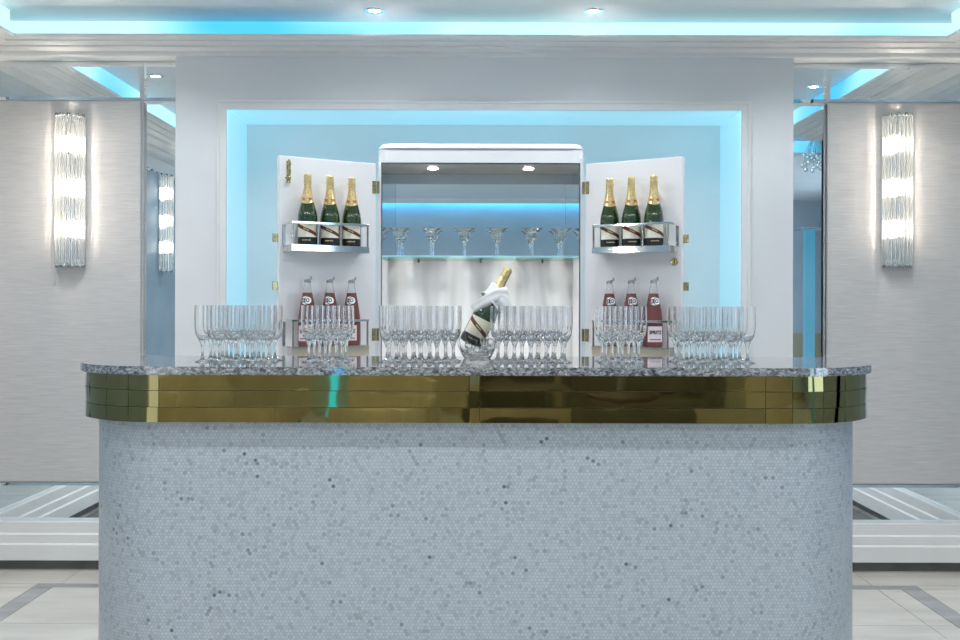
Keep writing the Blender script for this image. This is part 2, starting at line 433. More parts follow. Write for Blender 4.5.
# door opening in the front wall, closed by a dark door
bm = B(1.42,2.33,-3.07,-3.03,0.01,2.08, bev=.004)
d_ = struct('door_1', bm, M['wood'])

# ------------------------------------------------------------------ downlights
def make_downlight():
    t = thing('downlight', 'x', 'downlight')
    bm = nb(); lathe(bm, [(.026,.004),(.030,-.003),(.046,-.004),(.049,0),(.049,.004)], 24, closed=True)
    obj('trim_ring', bm, M['chrome'], t, True)
    bm = nb(); lathe(bm, [(0,-.001),(.027,-.001),(.027,.004),(0,.004)], 20)
    obj('lamp', bm, M['lamp'], t)
    l = bpy.data.lights.new('spot_beam','SPOT'); l.energy = 34; l.spot_size = math.radians(115); l.spot_blend = .8; l.color=(1,.97,.95); l.shadow_soft_size=.03
    lo = bpy.data.objects.new('spot_beam', l); link(lo, t); lo.location = (0,0,-.012)
    return t, l
DL, LD = make_downlight()
spots = [(-.49,4.61,'recessed round downlight in the ceiling, left of centre above the niche'),
         (.52,4.61,'recessed round downlight in the ceiling, right of centre above the niche'),
         (-1.93,3.84,'ceiling downlight reflected in the small left mirror'),
         (2.06,3.6,'ceiling downlight reflected in the small right mirror')]
for i,(x,y,lb) in enumerate(spots):
    if i == 0: DL.location = (x,y,ZC); DL['label'] = lb; DL['group'] = 'ceiling downlights'
    else: dup(DL, (x,y,ZC), label=lb)
k = 0
for y in (3.95,2.25,.4,-1.3):  # row nearest the wall is unseen fill; next row casts the band shadow
    for x in (-1.65,-.55,.55,1.65):
        d = dup(DL, (x,y,ZC), label='recessed ceiling downlight out of the direct view, in rows partly added as fill')
        d['group'] = 'downlights behind the camera'
        for ch in d.children:
            if ch.type == 'LIGHT':
                L2 = bpy.data.lights.get('spot_wide')
                if not L2:
                    L2 = ch.data.copy(); L2.name = 'spot_wide'; L2.energy = 38; L2.spot_size = math.radians(150); L2.spot_blend=.5; L2.color=(.91,.96,1); L2.shadow_soft_size=.05
                if y > 3:
                    L3 = bpy.data.lights.get('spot_wall_fill')
                    if not L3: L3 = L2.copy(); L3.name = 'spot_wall_fill'; L3.energy = 31; L3.color=(.90,.95,1)
                    ch.data = L3
                else: ch.data = L2

# ------------------------------------------------------------------ sconces
def make_sconce():
    t = thing('wall_sconce', 'x', 'wall light')
    H = .735; W = .072
    obj('backplate', B(-W,W,-.012,0,0,H,bev=.003), M['chrome'], t)
    n = 11
    def arc(r): return [(r*math.cos(PI+PI*i/24), r*.85*math.sin(PI+PI*i/24)-.012) for i in range(25)]
    for z0,z1 in ((H-.03,H-.016),(.02,.034)):
        bm = nb(); t_ = arc(.060); u_ = arc(.052 if z0 < .1 else .018)
        prism(bm, t_+u_[::-1], z0, z1); obj('end_ring', bm, M['chrome'], t)
    for i in range(n):
        a = PI+PI*(i+.5)/n
        x, y = .065*math.cos(a), .072*math.sin(a)-.014
        bm = nb(); lathe(bm, [(0,.006),(.0082,.010),(.0082,H-.012),(0,H-.006)], 6, T((x,y,0)))
        o = obj('crystal_rod', bm, M['rod'], t)
        if i % 2 == 0:
            bm = nb(); cyl(bm, (x,y,H-.006),(x,y,H+.004),.007,8); obj('rod_cap', bm, M['steel'], o)
            bm = nb(); cyl(bm, (x,y,-.004),(x,y,.006),.007,8); obj('rod_cap', bm, M['steel'], o)
    for z in (.165,.365,.575):
        bm = nb(); ball(bm, (0,-.042,z), .017, 14, 10)
        cyl(bm, (0,-.042,z-.02), (0,-.042,z+.02), .015, 12)
        obj('bulb', bm, M['bulb'], t, True)
        bm = nb(); cyl(bm, (0,-.01,z-.028),(0,-.03,z-.028),.012); cyl(bm, (0,-.042,z-.036),(0,-.042,z-.018),.014); obj('lamp_holder', bm, M['chrome'], t)
        l = bpy.data.lights.get('bulb_light')
        if not l:
            l = bpy.data.lights.new('bulb_light','POINT'); l.energy = 6; l.color=(1,.9,.78); l.shadow_soft_size=.03
        lo = bpy.data.objects.new('bulb_light', l); link(lo, t); lo.location = (0,-.042,z+.036)
    return t
sc0 = make_sconce()
sz = 1.29 - (267-306)/1000*-4.8
sz = 1.29 + (306-268)*4.86/1000
sc0.location = (-.4095*4.86, YB-.027, sz); sc0['label'] = 'crystal rod wall sconce glowing on the left fabric panel'; sc0['group']='crystal sconces'
dup(sc0, (.4162*4.86, YB-.027, sz+.010), label='crystal rod wall sconce glowing on the right fabric panel')
dup(sc0, (-XW+.020, 2.17, sz+.07), (0,0,PI/2), label='crystal rod sconce on the left side wall, reflected in the tall mirror')

# ------------------------------------------------------------------ bar
BCX = -.0124
def rrect(W, yf, yb, R, Rb=.05, n=14, cx=BCX):
    pts = []
    def arc(cx_,cy_,r,a0,a1,k):
        for i in range(k+1):
            a = a0+(a1-a0)*i/k; pts.append((cx_+r*math.cos(a), cy_+r*math.sin(a)))
    arc(cx-W+Rb, yb-Rb, Rb, PI/2, PI, 4)
    arc(cx-W+R, yf+R, R, PI, 1.5*PI, n)
    arc(cx+W-R, yf+R, R, 1.5*PI, 2*PI, n)
    arc(cx+W-Rb, yb-Rb, Rb, 0, PI/2, 4)
    return pts
CT = 1.103; CB = 1.077
bar = thing('bar_counter', 'curved ended bar clad in pale hexagon mosaic below a brass band', 'bar', (BCX,3.40,0))
pts = rrect(1.261, 3.10, 3.68, .30, n=24)
t = bmesh.new(); uvl = t.loops.layers.uv.new('UVMap')
arcl = [0]
n = len(pts)
for i in range(n): arcl.append(arcl[-1] + (Vector(pts[(i+1)%n])-Vector(pts[i])).length)
z0,z1 = .0, 1.0769
lo_ = [t.verts.new((x,y,z0)) for x,y in pts]; hi_ = [t.verts.new((x,y,z1)) for x,y in pts]
for i in range(n):
    j = (i+1)%n
    f = t.faces.new((lo_[i],lo_[j],hi_[j],hi_[i]))
    for lp,(u,v) in zip(f.loops, ((arcl[i],z0),(arcl[i+1],z0),(arcl[i+1],z1),(arcl[i],z1))): lp[uvl].uv = (u,v)
t.faces.new(lo_[::-1]); t.faces.new(hi_)
o = obj('mosaic_body', t, M['mosaic'], bar, True); o.matrix_parent_inverse = Matrix(); o.location = (-BCX,-3.40,0)
# brass cladding: three courses of panels following the curve, each very slightly out of plane
bp = rrect(1.301, 3.06, 3.66, .33, n=40)
path = bp[4:]           # starts at left side
path = [Vector(p) for p in path if True]
sl = [0]
for i in range(1,len(path)): sl.append(sl[-1]+(path[i]-path[i-1]).length)
def at(s):
    s = max(0,min(s,sl[-1]))
    for i in range(1,len(path)):
        if s <= sl[i]:
            f = (s-sl[i-1])/(sl[i]-sl[i-1]); p = path[i-1].lerp(path[i],f); d = (path[i]-path[i-1]).normalized()
            return p, Vector((d.y,-d.x))
    return path[-1], Vector((0,0))
# s of a front-face x
def s_of_x(x):
    best=0;bd=9
    for i in range(1,len(path)):
        a,b=path[i-1],path[i]
        if abs(a.y-3.06)<1e-4 and abs(b.y-3.06)<1e-4 and a.x<=x<=b.x: return sl[i-1]+x-a.x
    return None
# end of right side
send = sl[-1]-.08
sA = s_of_x(BCX-1.301+.33+.001); sB = s_of_x(BCX+1.301-.33-.001)
seams = [0, .18, sA-.42, sA-.30, sA-.19, sA-.10, sA, s_of_x(-.031), s_of_x(.0), s_of_x(.875), sB, sB+.10, sB+.19, sB+.33, sB+.45, send]
zz = [(CB-.0002,1.029),(1.029,.978),(.978,.931)]
random.seed(3)
for zt,zb in zz:
    for a_,b_ in zip(seams, seams[1:]):
        if b_-a_ < .005: continue
        k = max(1,int((b_-a_)/.03)) if (b_<=sA+1e-6 or a_>=sB-1e-6) else 1
        t = bmesh.new(); g = .0008
        tx, tz = random.uniform(-.0012,.0012), random.uniform(-.0010,.0010)
        rows = []
        for q in range(k+1):
            s = a_+g+(b_-a_-2*g)*q/k; p, nr = at(s); off = tx*(q/k-.5)
            if nr.length<.1: nr=Vector((1,0))
            o1 = p+nr*(off+tz); o2 = p+nr*(off-tz); ib = p-nr*.012
            rows.append([t.verts.new((o1.x,o1.y,zt-g)), t.verts.new((o2.x,o2.y,zb+g)), t.verts.new((ib.x,ib.y,zb+g)), t.verts.new((ib.x,ib.y,zt-g))])
        for r0,r1 in zip(rows,rows[1:]):
            for e in range(4): t.faces.new((r0[e],r0[(e+1)%4],r1[(e+1)%4],r1[e]))
        t.faces.new(rows[0]); t.faces.new(rows[-1][::-1])
        o = obj('brass_panel', t, M['brass'], bar, True); o.location = (-BCX,-3.40,0)
bm = nb(); prism(bm, rrect(1.288,3.073,3.69,.32), .9312, 1.0768)
o = obj('band_core', bm, noisy('cream_lacquer',(.72,.66,.52),(.76,.70,.56),3,.4), bar); o.location = (-BCX,-3.40,0)
# granite top with small eased edge
gp = rrect(1.316, 3.045, 3.72, .345, n=40)
t = bmesh.new(); prism(t, gp, CB, CT)
eds = [e for e in t.edges if abs(e.verts[0].co.z-e.verts[1].co.z)<1e-6]
bmesh.ops.bevel(t, geom=eds, offset=.003, segments=2, affect='EDGES')
tag(obj('granite_countertop', t, M['granite'], None, True), 'speckled grey granite slab on top of the brass banded bar', 'countertop')

# ------------------------------------------------------------------ champagne glasses
def glass_bm(n=28):
    out = [(0,.0025),(.018,.0015),(.0248,0),(.0256,.0004),(.0258,.0014),(.020,.0035),(.012,.0065),(.0068,.012),(.0044,.022),(.0038,.036),(.0046,.050),(.0070,.061),(.0105,.068),(.0145,.075),(.0185,.082),(.0232,.094),(.0258,.110),(.0268,.13),(.0268,.155),(.0262,.175),(.0257,.1875)]
    inn = [(.0247,.1875),(.0252,.175),(.0258,.155),(.0258,.13),(.0248,.110),(.0221,.095),(.0165,.085),(.0105,.078),(.005,.0735),(0,.072)]
    bm = nb(); lathe(bm, out+inn, n); return bm
g0 = tag(obj('champagne_glass', glass_bm(), M['glass'], None, True), 'x', 'glass')
first = True
clusters = [(-.806, 'clear stemmed champagne glass in the cluster at the far left of the bar', 5, 'glasses at the far left end'),
            (-.509, 'clear stemmed champagne glass in the small cluster before the left cabinet door', 3, 'glasses before the left door'),
            (-.198, 'clear stemmed champagne glass in the wide cluster left of the ice bucket', 5, 'glasses left of the ice bucket'),
            (.170, 'clear stemmed champagne glass in the wide cluster right of the ice bucket', 5, 'glasses right of the ice bucket'),
            (.470, 'clear stemmed champagne glass in the small cluster before the right cabinet door', 3, 'glasses before the right door'),
            (.774, 'clear stemmed champagne glass in the cluster at the far right of the bar', 5, 'glasses at the far right end')]
sp = .0565
for cx, lb, cols, grp in clusters:
    for r in range(4 if cols == 5 else 3):
        c_ = cols if r % 2 == 0 else cols-1
        for k in range(c_):
            x = cx + (k-(c_-1)/2)*sp*(.965 if cols==5 else .965)+ random.uniform(-.0004,.0004); y = 3.30 + r*.050 + random.uniform(-.0005,.0005)
            o = g0 if first else g0.copy()
            if not first: C.objects.link(o)
            first = False
            o.location = (x, y, CT); o['label'] = lb; o['group'] = grp; o.rotation_euler=(0,0,random.random())

# ------------------------------------------------------------------ cabinet
CXc, CW, CY, CD = .002, .461, 4.50, 4.86
ZO0, ZO1, ZTOP = 1.04, 1.9335, 2.02
cab = thing('drinks_cabinet', 'white lacquered drinks cabinet with mirrored back standing in the lit niche', 'cabinet', (CXc,4.9,0))
def cobj(name, bm, m_, smooth=False, par=None):
    o = obj(name, bm, m_, par or cab, smooth)
    if par is None or par is cab: o.location = (-CXc,-4.9,0)
    return o
bm = nb()
sw = .014
box(bm, CXc-CW,CXc-CW+sw,CY,YN-.002,ZO0-.04,ZO1, bev=.002); box(bm, CXc+CW-sw,CXc+CW,CY,YN-.002,ZO0-.04,ZO1, bev=.002)
box(bm, CXc-CW,CXc+CW,CY,YN-.002,0,ZO0)
box(bm, CXc-CW+sw,CXc+CW-sw,CD+.006,CD+.02,ZO0,ZO1)
box(bm, CXc-CW,CXc+CW,CY+.002,YN-.002,ZO1,ZO1+.02)
cobj('body', bm, M['lacquer'])
# crown, rounded plan corners, stepped
def crown_outline(W, yf, R):
    pts=[]
    for i in range(9):
        a = PI+PI/2*i/8; pts.append((CXc-W+R+R*math.cos(a), yf+R+R*math.sin(a)))
    for i in range(9):
        a = 1.5*PI+PI/2*i/8; pts.append((CXc+W-R+R*math.cos(a), yf+R+R*math.sin(a)))
    pts += [(CXc+W, YN-.004),(CXc-W, YN-.004)]
    return pts
bm = nb(); prism(bm, crown_outline(CW+.003,CY-.012,.05), ZO1+.0, ZO1+.058)
prism(bm, crown_outline(CW-.005,CY-.006,.05), ZO1+.056, ZO1+.064)
t = bmesh.new(); prism(t, crown_outline(CW+.001,CY-.02,.06), ZO1+.063, ZTOP)
tops = [e for e in t.edges if all(v.co.z>ZTOP-1e-4 for v in e.verts)]
bmesh.ops.bevel(t, geom=tops, offset=.022, segments=5, affect='EDGES', profile=.5); merge(bm, t)
cobj('crown', bm, M['lacquer'], True)
# mirror linings, veined back
SHZ = 1.512
x0,x1 = CXc-CW+sw, CXc+CW-sw
cobj('back_mirror', B(x0,x1,CD,CD+.005,SHZ+.006,ZO1-.001), M['cabmirror'])
for a_,b_ in ((x0,x0+.004),(x1-.004,x1)): cobj('side_mirror', B(a_,b_,CY+.012,CD,SHZ+.006,ZO1-.001), M['cabmirror'])
cobj('mirror_header', B(x0,x1,CD-.006,CD,ZO1-.052,ZO1-.006), noisy('brushed_header',(.40,.46,.50),(.44,.50,.54),5,.35))
cobj('veined_back', B(x0,x1,CD-.004,CD+.005,ZO0,SHZ-.004), M['veined'])
cobj('ceiling_panel', B(x0,x1,CY+.004,CD,ZO1-.006,ZO1-.001), noisy('taupe_panel',(.42,.38,.35),(.46,.42,.39),5,.25))
bm = nb()
box(bm, x0-.001,x0+.004,CY-.003,CY+.006,ZO0,ZO1); box(bm, x1-.004,x1+.001,CY-.003,CY+.006,ZO0,ZO1); box(bm, x0,x1,CY-.003,CY+.004,ZO1-.007,ZO1-.002)
cobj('edge_trim', bm, M['steel'])
for x in (-.220,.223):
    bm = nb(); lathe(bm, [(0,ZO1-.010),(.018,ZO1-.010),(.024,ZO1-.008),(.024,ZO1-.005),(0,ZO1-.005)], 20, T((x,CY+.14,0)))
    o = cobj('cabinet_spotlight', bm, M['lamp'])
    l = bpy.data.lights.new('cabinet_beam','SPOT'); l.energy = 9; l.spot_size = math.radians(120); l.spot_blend=.6; l.color=(1,.94,.9); l.shadow_soft_size=.02
    lo = bpy.data.objects.new('cabinet_beam', l); link(lo, cab); lo.location=(x-CXc, CY+.14-4.9, ZO1-.013)
# glass shelf
sm = bpy.data.materials.new('shelf_sheet'); sm.use_nodes = True
_n = sm.node_tree; _n.nodes.remove(_n.nodes['Principled BSDF'])
_t = _n.nodes.new('ShaderNodeBsdfTransparent'); _t.inputs[0].default_value = (.95,.99,.985,1)
_g = _n.nodes.new('ShaderNodeBsdfGlossy'); _g.inputs['Roughness'].default_value = .02
_f = _n.nodes.new('ShaderNodeFresnel'); _f.inputs[0].default_value = 1.3
_m = _n.nodes.new('ShaderNodeMixShader'); _n.links.new(_f.outputs[0],_m.inputs[0]); _n.links.new(_t.outputs[0],_m.inputs[1]); _n.links.new(_g.outputs[0],_m.inputs[2])
_n.links.new(_m.outputs[0], _n.nodes['Material Output'].inputs[0])
bm = B(x0+.0045,x1-.0045,CY+.02,CD-.003,SHZ-.003,SHZ+.006)
for f in bm.faces: f.material_index = 1 if abs(f.normal.z) < .5 else 0
tag(obj('glass_shelf', bm, [sm, M['shelf']]), 'green edged glass shelf holding crystal coupes inside the cabinet', 'shelf')
for x in (-.30,0,.30):
    bm = nb(); ball(bm, (CXc+x, CD-.012, SHZ-.0085), .006); cobj('shelf_pin', bm, M['steel'])
# cut crystal coupes
def coupe_bm(n=20):
    out = [(0,0),(.032,0),(.032,.002),(.012,.006),(.006,.012),(.0055,.035),(.0075,.07),(.010,.085),(.015,.092),(.023,.100),(.026,.112),(.0275,.126),(.040,.136),(.051,.142)]
    inn = [(.049,.1435),(.038,.138),(.024,.128),(.0225,.114),(.018,.105),(.010,.100),(0,.099)]
    bm = nb(); lathe(bm, out+inn, n)
    for v in bm.verts:   # fluted cut pattern on bowl
        r = math.hypot(v.co.x,v.co.y)
        if .095 < v.co.z < .130 and r > .015:
            a = math.atan2(v.co.y,v.co.x); s = 1+.05*math.cos(10*a); v.co.x*=s; v.co.y*=s
    return bm
c0 = tag(obj('crystal_coupe', coupe_bm(40), M['glass'], None, True), 'x', 'glass', 'coupes on the glass shelf')
words = ['first from the left','second from the left','third from the left','third from the right','second from the right','first from the right']
for i, px in enumerate((399,431,464,497,532,561)):
    y = 4.775; o = c0 if i==0 else c0.copy()
    if i: C.objects.link(o)
    o.location = ((px-480)/1000*y, y, SHZ+.006); o['label'] = 'cut crystal coupe on the glass cabinet shelf, '+words[i]

# ------------------------------------------------------------------ doors
DLEN, DTH = .458, .026
ZD0, ZD1 = 1.0, 1.929
ANG = math.atan2(.24,.39)
def door_frame(side):
    hx = CXc + side*(CW+.007)
    # local +x runs outward along the door, local -y is the inner face toward the room
    if side > 0: Mx = T((hx,CY-.004,0)) @ RZ(-ANG)
    else: Mx = T((hx,CY-.004,0)) @ RZ(ANG) @ Matrix.Scale(-1,4,(1,0,0))
    return Mx
def dobj(name, bm, m_, par, smooth=False):
    """build in local door space, baked to world, parented to an empty at world origin-aligned hinge"""
    return obj(name, bm, m_, par, smooth)
def wx(bm, Mx): bmesh.ops.transform(bm, matrix=Mx, verts=bm.verts[:]); return bm
doors = {}
for side in (-1,1):
    Mx = door_frame(side)
    hx = CXc + side*(CW+.007)
    inv = T((-CXc,-4.9,0))
    def dj(name, bm, m_, par=None, smooth=False):
        wx(bm, inv @ Mx if par is None else Mx)
        return obj(name, bm, m_, par or cab, smooth)
    dd = dj('door', B(.004,DLEN,0,DTH,ZD0,ZD1,bev=.002), M['lacquer'])
    # fittings as sub-parts: same world placement
    def sub(name, bm, m_):
        wx(bm, inv @ Mx); return obj(name, bm, m_, dd)
    for z in (1.29+.119*4.47, 1.29-.029*4.47):
        bm = nb()
        for k in range(5): cyl(bm, (-.004,-.006,z-.028+k*.0112),(-.004,-.006,z-.0185+k*.0112),.005,10)
        box(bm, .003,.022,-.0025,.001,z-.028,z+.028); box(bm, -.012,-.001,-.004,.003,z-.028,z+.028)
        sub('hinge', bm, M['gold'])
    for z in (1.29+.068*4.25, 1.29+.020*4.25):
        sub('catch', B(DLEN-.001,DLEN+.022,.012,.022,z-.018,z+.018,bev=.001), M['gold'])
    if side < 0:
        bm = nb(); zc = 1.29+.135*4.25
        box(bm, DLEN-.05,DLEN-.032,-.003,0,zc-.05,zc+.045); cyl(bm,(DLEN-.041,-.008,zc-.045),(DLEN-.041,-.008,zc+.05),.004); cyl(bm,(DLEN-.041,-.008,zc-.03),(DLEN-.022,-.018,zc-.03),.0035)
        for k in (-.03,.0,.03): box(bm, DLEN-.049,DLEN-.033,-.011,0,zc+k-.006,zc+k+.006)
        sub('bolt', bm, M['gold'])
    else:
        bm = nb(); zc = 1.29+.045*4.25
        lathe(bm, [(0,.003),(.016,.003),(.018,0),(0,-.0)], 20, T((DLEN-.035,0,zc)) @ Matrix.Rotation(PI/2,4,'X')); box(bm, DLEN-.037,DLEN-.033,-.012,0,zc-.009,zc+.009)
        sub('lock_knob', bm, M['gold'])
    # racks: chrome boxes on the inner face, each its own thing hung on the door
    for (nm, zb, zs, zr, lab) in (('upper', 1.520, .027, 1.640, 'upper'), ('lower', 1.068, .050, 1.226, 'lower')):
        s0, s1, dep = .084, .440, .100
        rk = obj('rack_' + nm, nb(), None)  # placeholder replaced below
        bpy.data.objects.remove(rk)
        rk = thing('bottle_rack', 'chrome bottle rack, %s one on the inside of the %s cabinet door' % (lab, 'left' if side<0 else 'right'), 'rack', tuple((Mx @ Vector(((s0+s1)/2,-dep/2,zb)))), 0, 'door racks')
        iv = T(-rk.location)
        def rj(name, bm, m_): wx(bm, iv @ Mx); return obj(name, bm, m_, rk)
        e = .004
        rj('base_tray', box(box(box(box(nb(), s0,s1,-dep,-.001,zb+zs-.006,zb+zs-.001), s0,s1,-dep-.003,-dep,zb,zb+zs), s0,s0+.003,-dep,-.001,zb,zb+zs), s1-.003,s1,-dep,-.001,zb,zb+zs), M['chrome'])
        rj('front_rail', B(s0,s1,-dep-.003,-dep+.004,zr-.005,zr+.005,bev=.001), M['chrome'])
        for s in (s0,s1-.006): rj('side_rail', B(s,s+.005,-dep,-.001,zr-.005,zr+.005,bev=.001), M['chrome'])
        mids = ((s0+.006),(s0+s1)/2+.06,s1-.008)
        for s in mids: rj('post', B(s-.003,s+.003,-dep-.002,-dep+.004,zb+zs,zr-.005), M['steel'])
        for s in (s0+.003, s1-.003): rj('back_post', B(s-.006,s+.006,-.006,-.001,zb+zs,zr-.006), M['steel'])
    doors[side] = Mx

# ------------------------------------------------------------------ bottles
def patch(prof_r, a0, a1, z0f, z1f, nseg=12, nz=4, off=.0006):
    """curved patch facing -y; angle measured from -y direction; z bounds functions of angle"""
    t = bmesh.new(); g=[]
    for i in range(nseg+1):
        a = a0+(a1-a0)*i/nseg; col=[]
        for j in range(nz+1):
            z = z0f(a)+(z1f(a)-z0f(a))*j/nz; r = prof_r(z)+off
            col.append(t.verts.new((r*math.sin(a), -r*math.cos(a), z)))
        g.append(col)
    for i in range(nseg):
        for j in range(nz): t.faces.new((g[i][j],g[i+1][j],g[i+1][j+1],g[i][j+1]))
    return t
def textmesh(txt, size, rf, zc, off=.0012, width=None):
    cu = bpy.data.curves.new('lettering','FONT'); cu.body = txt; cu.size = size; cu.align_x='CENTER'; cu.align_y='CENTER'; cu.resolution_u = 2; cu.offset = size*.045
    to = bpy.data.objects.new('lettering', cu); C.objects.link(to)
    dg = bpy.context.evaluated_depsgraph_get(); dg.update()
    me = bpy.data.meshes.new_from_object(to.evaluated_get(dg)); bpy.data.objects.remove(to)
    bm = nb(); bm.from_mesh(me); bpy.data.meshes.remove(me)
    if width:
        w = max(v.co.x for v in bm.verts)-min(v.co.x for v in bm.verts); s = width/w
        for v in bm.verts: v.co.x *= s
    for v in bm.verts:
        z = zc+v.co.y; r = rf(z)+off; a = v.co.x/r
        v.co = Vector((r*math.sin(a), -r*math.cos(a), z))
    return bm
def interp(prof):
    pr = [p for p in prof]
    def f(z):
        for (r0,z0),(r1,z1) in zip(pr,pr[1:]):
            if z0 <= z <= z1 and z1>z0: return r0+(r1-r0)*(z-z0)/(z1-z0)
        return pr[-1][0]
    return f
cp = [(.0,.004),(.036,0),(.0410,.003),(.0420,.010),(.0420,.112),(.0412,.125),(.0385,.142),(.0335,.162),(.0275,.184),(.0225,.204),(.0190,.222),(.0165,.240),(.0150,.262),(.0148,.285),(.0142,.300)]
def make_champagne(label_on=True):
    t = thing('champagne_bottle', 'x', 'bottle')
    bm = nb(); lathe(bm, cp+[(0,.300)], 32); obj('glass_body', bm, M['bottle'], t, True)
    rf = interp(cp[1:])
    bm = nb(); pr = [(rf(z)+.0008,z) for z in (.196,.21,.225,.24,.255,.265)]
    lathe(bm, pr+[(.0168,.266),(.0172,.272),(.0165,.279),(.0158,.283),(.0165,.290),(.0162,.300),(.0135,.3045),(0,.305)], 28)
    obj('foil_capsule', bm, M['foil'], t, True)
    obj('neck_collar', patch(rf, -PI, PI, lambda a: .186-.010*math.cos(a)**2*(1 if abs(a)<PI/2 else 0), lambda a: .203, 32, 3, .0012), M['foil'], t, True)
    sc_ = obj('red_seal', patch(rf, -.95, .95, lambda a: .187+.006*abs(a), lambda a: .200+.004*abs(a), 12, 3, .0018), M['foilred'], t, True)
    obj('seal_disc', patch(rf, -.34, .34, lambda a: .193-math.sqrt(max(0,.34**2-a*a))*.022, lambda a: .193+math.sqrt(max(0,.34**2-a*a))*.022, 10, 3, .0024), M['foil'], sc_, True)
    o = obj('front_label', patch(rf, -1.15, 1.15, lambda a:.034, lambda a:.100, 18, 2, .0006), M['label'], t, True)
    A = 1.15
    obj('red_sash', patch(rf, -A, A, lambda a: .066-(a)*.026*.72-.0075, lambda a: .066-(a)*.026*.72+.0075, 18, 2, .0011), M['sash'], o, True)
    bm = textmesh('MUMM', .008, rf, .066, .0016)
    obj('sash_lettering', bm, M['goldink'], o)
    # tilt lettering with the sash
    for v in o.children[-1].data.vertices:
        a = math.atan2(v.co.x, -v.co.y); v.co.z -= a*.026*.72
    o2 = obj('black_label', patch(rf, -1.15, 1.15, lambda a:.006, lambda a:.0338, 18, 2, .0006), M['labelblack'], t, True)
    obj('label_lettering', textmesh('CHAMPAGNE', .006, rf, .021, .0012), M['goldink'], o2)
    return t
ch0 = make_champagne()
sp_ = [(.0,.004),(.036,0),(.0400,.004),(.0405,.02),(.0400,.09),(.0375,.125),(.0330,.160),(.0270,.195),(.0205,.228),(.0160,.248),(.0135,.262),(.0130,.275)]
def make_spritz():
    t = thing('pink_spritz_bottle', 'x', 'bottle')
    rf = interp(sp_[1:])
    zl = .228
    bm = nb(); outer = [(r,z) for r,z in sp_ if z>=.228]; 
    lathe(bm, [(.0205,.2285)]+outer[1:]+[(.0118,.275),(.0122,.262),(.0146,.248),(.0188,.2285)], 24, closed=True); obj('clear_neck', bm, M['glass'], t, True)
    bm = nb(); lathe(bm, [(r,z) for r,z in sp_ if z<=.2281]+[(0,.228)], 28); obj('pink_drink', bm, M['liquid'], t, True)
    bm = nb(); lathe(bm, [(.0145,.271),(.0148,.276),(.0145,.281),(.011,.285),(0,.286)], 20)
    box(bm, .002,.020,-.004,.004,.283,.288); box(bm, .013,.020,-.004,.004,.286,.298)
    obj('swing_cap', bm, M['cap'], t, True)
    b_ = obj('round_badge', patch(rf, -.62, .62, lambda a: .195-math.sqrt(max(0,.88**2-a*a))*.020, lambda a: .195+math.sqrt(max(0,.88**2-a*a))*.020, 20, 4, .0008), M['badge'], t, True)
    obj('badge_ring', patch(rf, -.30, .95, lambda a: .195-math.sqrt(max(0,.625**2-(a-.325)**2))*.0275, lambda a: .195+math.sqrt(max(0,.625**2-(a-.325)**2))*.0275, 20, 4, .0012), M['ink'], b_, True)
    obj('badge_disc', patch(rf, -.20, .85, lambda a: .195-math.sqrt(max(0,.525**2-(a-.325)**2))*.0275, lambda a: .195+math.sqrt(max(0,.525**2-(a-.325)**2))*.0275, 20, 4, .0016), M['badge'], b_, True)
    obj('badge_lettering', textmesh('J2O', .022, rf, .195, .0022, width=.034), M['ink'], b_)
    l_ = obj('front_label', patch(rf, -.85, .85, lambda a:.022, lambda a:.088, 16, 3, .0008), M['pinklabel'], t, True)
    obj('label_lettering', textmesh('SPRITZ', .020, rf, .062, .0016, width=.055), M['ink'], l_)
    obj('label_band', patch(rf, -.6, .6, lambda a:.030, lambda a:.034, 10, 1, .0012), M['ink'], l_)
    return t
sp0 = make_spritz()
pos = {-1:'left', 1:'right'}; order = ['nearest the hinge','in the middle','nearest the outer edge']
f1 = f2 = True
for side in (-1,1):
    Mx = doors[side]
    for k, s in enumerate((.145,.247,.350)):
        p = Mx @ Vector((s,-.052,0))
        a = math.atan2(p.x, p.y)  # face towards the room centre
        lb = 'green champagne bottle in the upper rack of the %s door, %s' % (pos[side], order[k])
        loc = (p.x,p.y,1.520+.0263)
        rz = -a*.3 + side*.0
        if f1: ch0.location=loc; ch0.rotation_euler=(0,0,rz); ch0['label']=lb; ch0['group']='champagne bottles on the doors'; f1=False
        else: dup(ch0, loc, (0,0,rz), lb, 'champagne bottles on the doors')
        lb = 'pink spritz bottle in the lower rack of the %s door, %s' % (pos[side], order[k])
        loc = (p.x,p.y,1.068+.0493)
        if f2: sp0.location=loc; sp0.rotation_euler=(0,0,rz+.15*side); sp0['label']=lb; sp0['group']='pink bottles on the doors'; f2=False
        else: dup(sp0, loc, (0,0,rz+.1*side), lb, 'pink bottles on the doors')

# ------------------------------------------------------------------ ice bucket and its bottle
bx, by = (477.5-480)/1000*3.58, 3.58
bm = nb()
out = [(0,.002),(.045,0),(.050,.004),(.058,.02),(.067,.04),(.073,.065),(.076,.097)]
inn = [(.0725,.097),(.069,.066),(.063,.042),(.054,.024),(.044,.014),(0,.012)]
lathe(bm, out+inn, 36)
for v in bm.verts:
    a = math.atan2(v.co.y,v.co.x); s = 1+.03*math.cos(12*a)*min(1,v.co.z/.04); v.co.x*=s; v.co.y*=s
tag(obj('ice_bucket', bm, M['crystal'], None, True, (bx,by,CT)), 'fluted clear glass ice bucket holding the tilted champagne bottle on the bar', 'ice bucket')
tilt = math.radians(27)
bot = dup(ch0, (bx-.026, by, CT+.052), (0, tilt, 0), 'tilted champagne bottle with gold neck standing in the glass ice bucket')
if 'group' in bot: del bot['group']
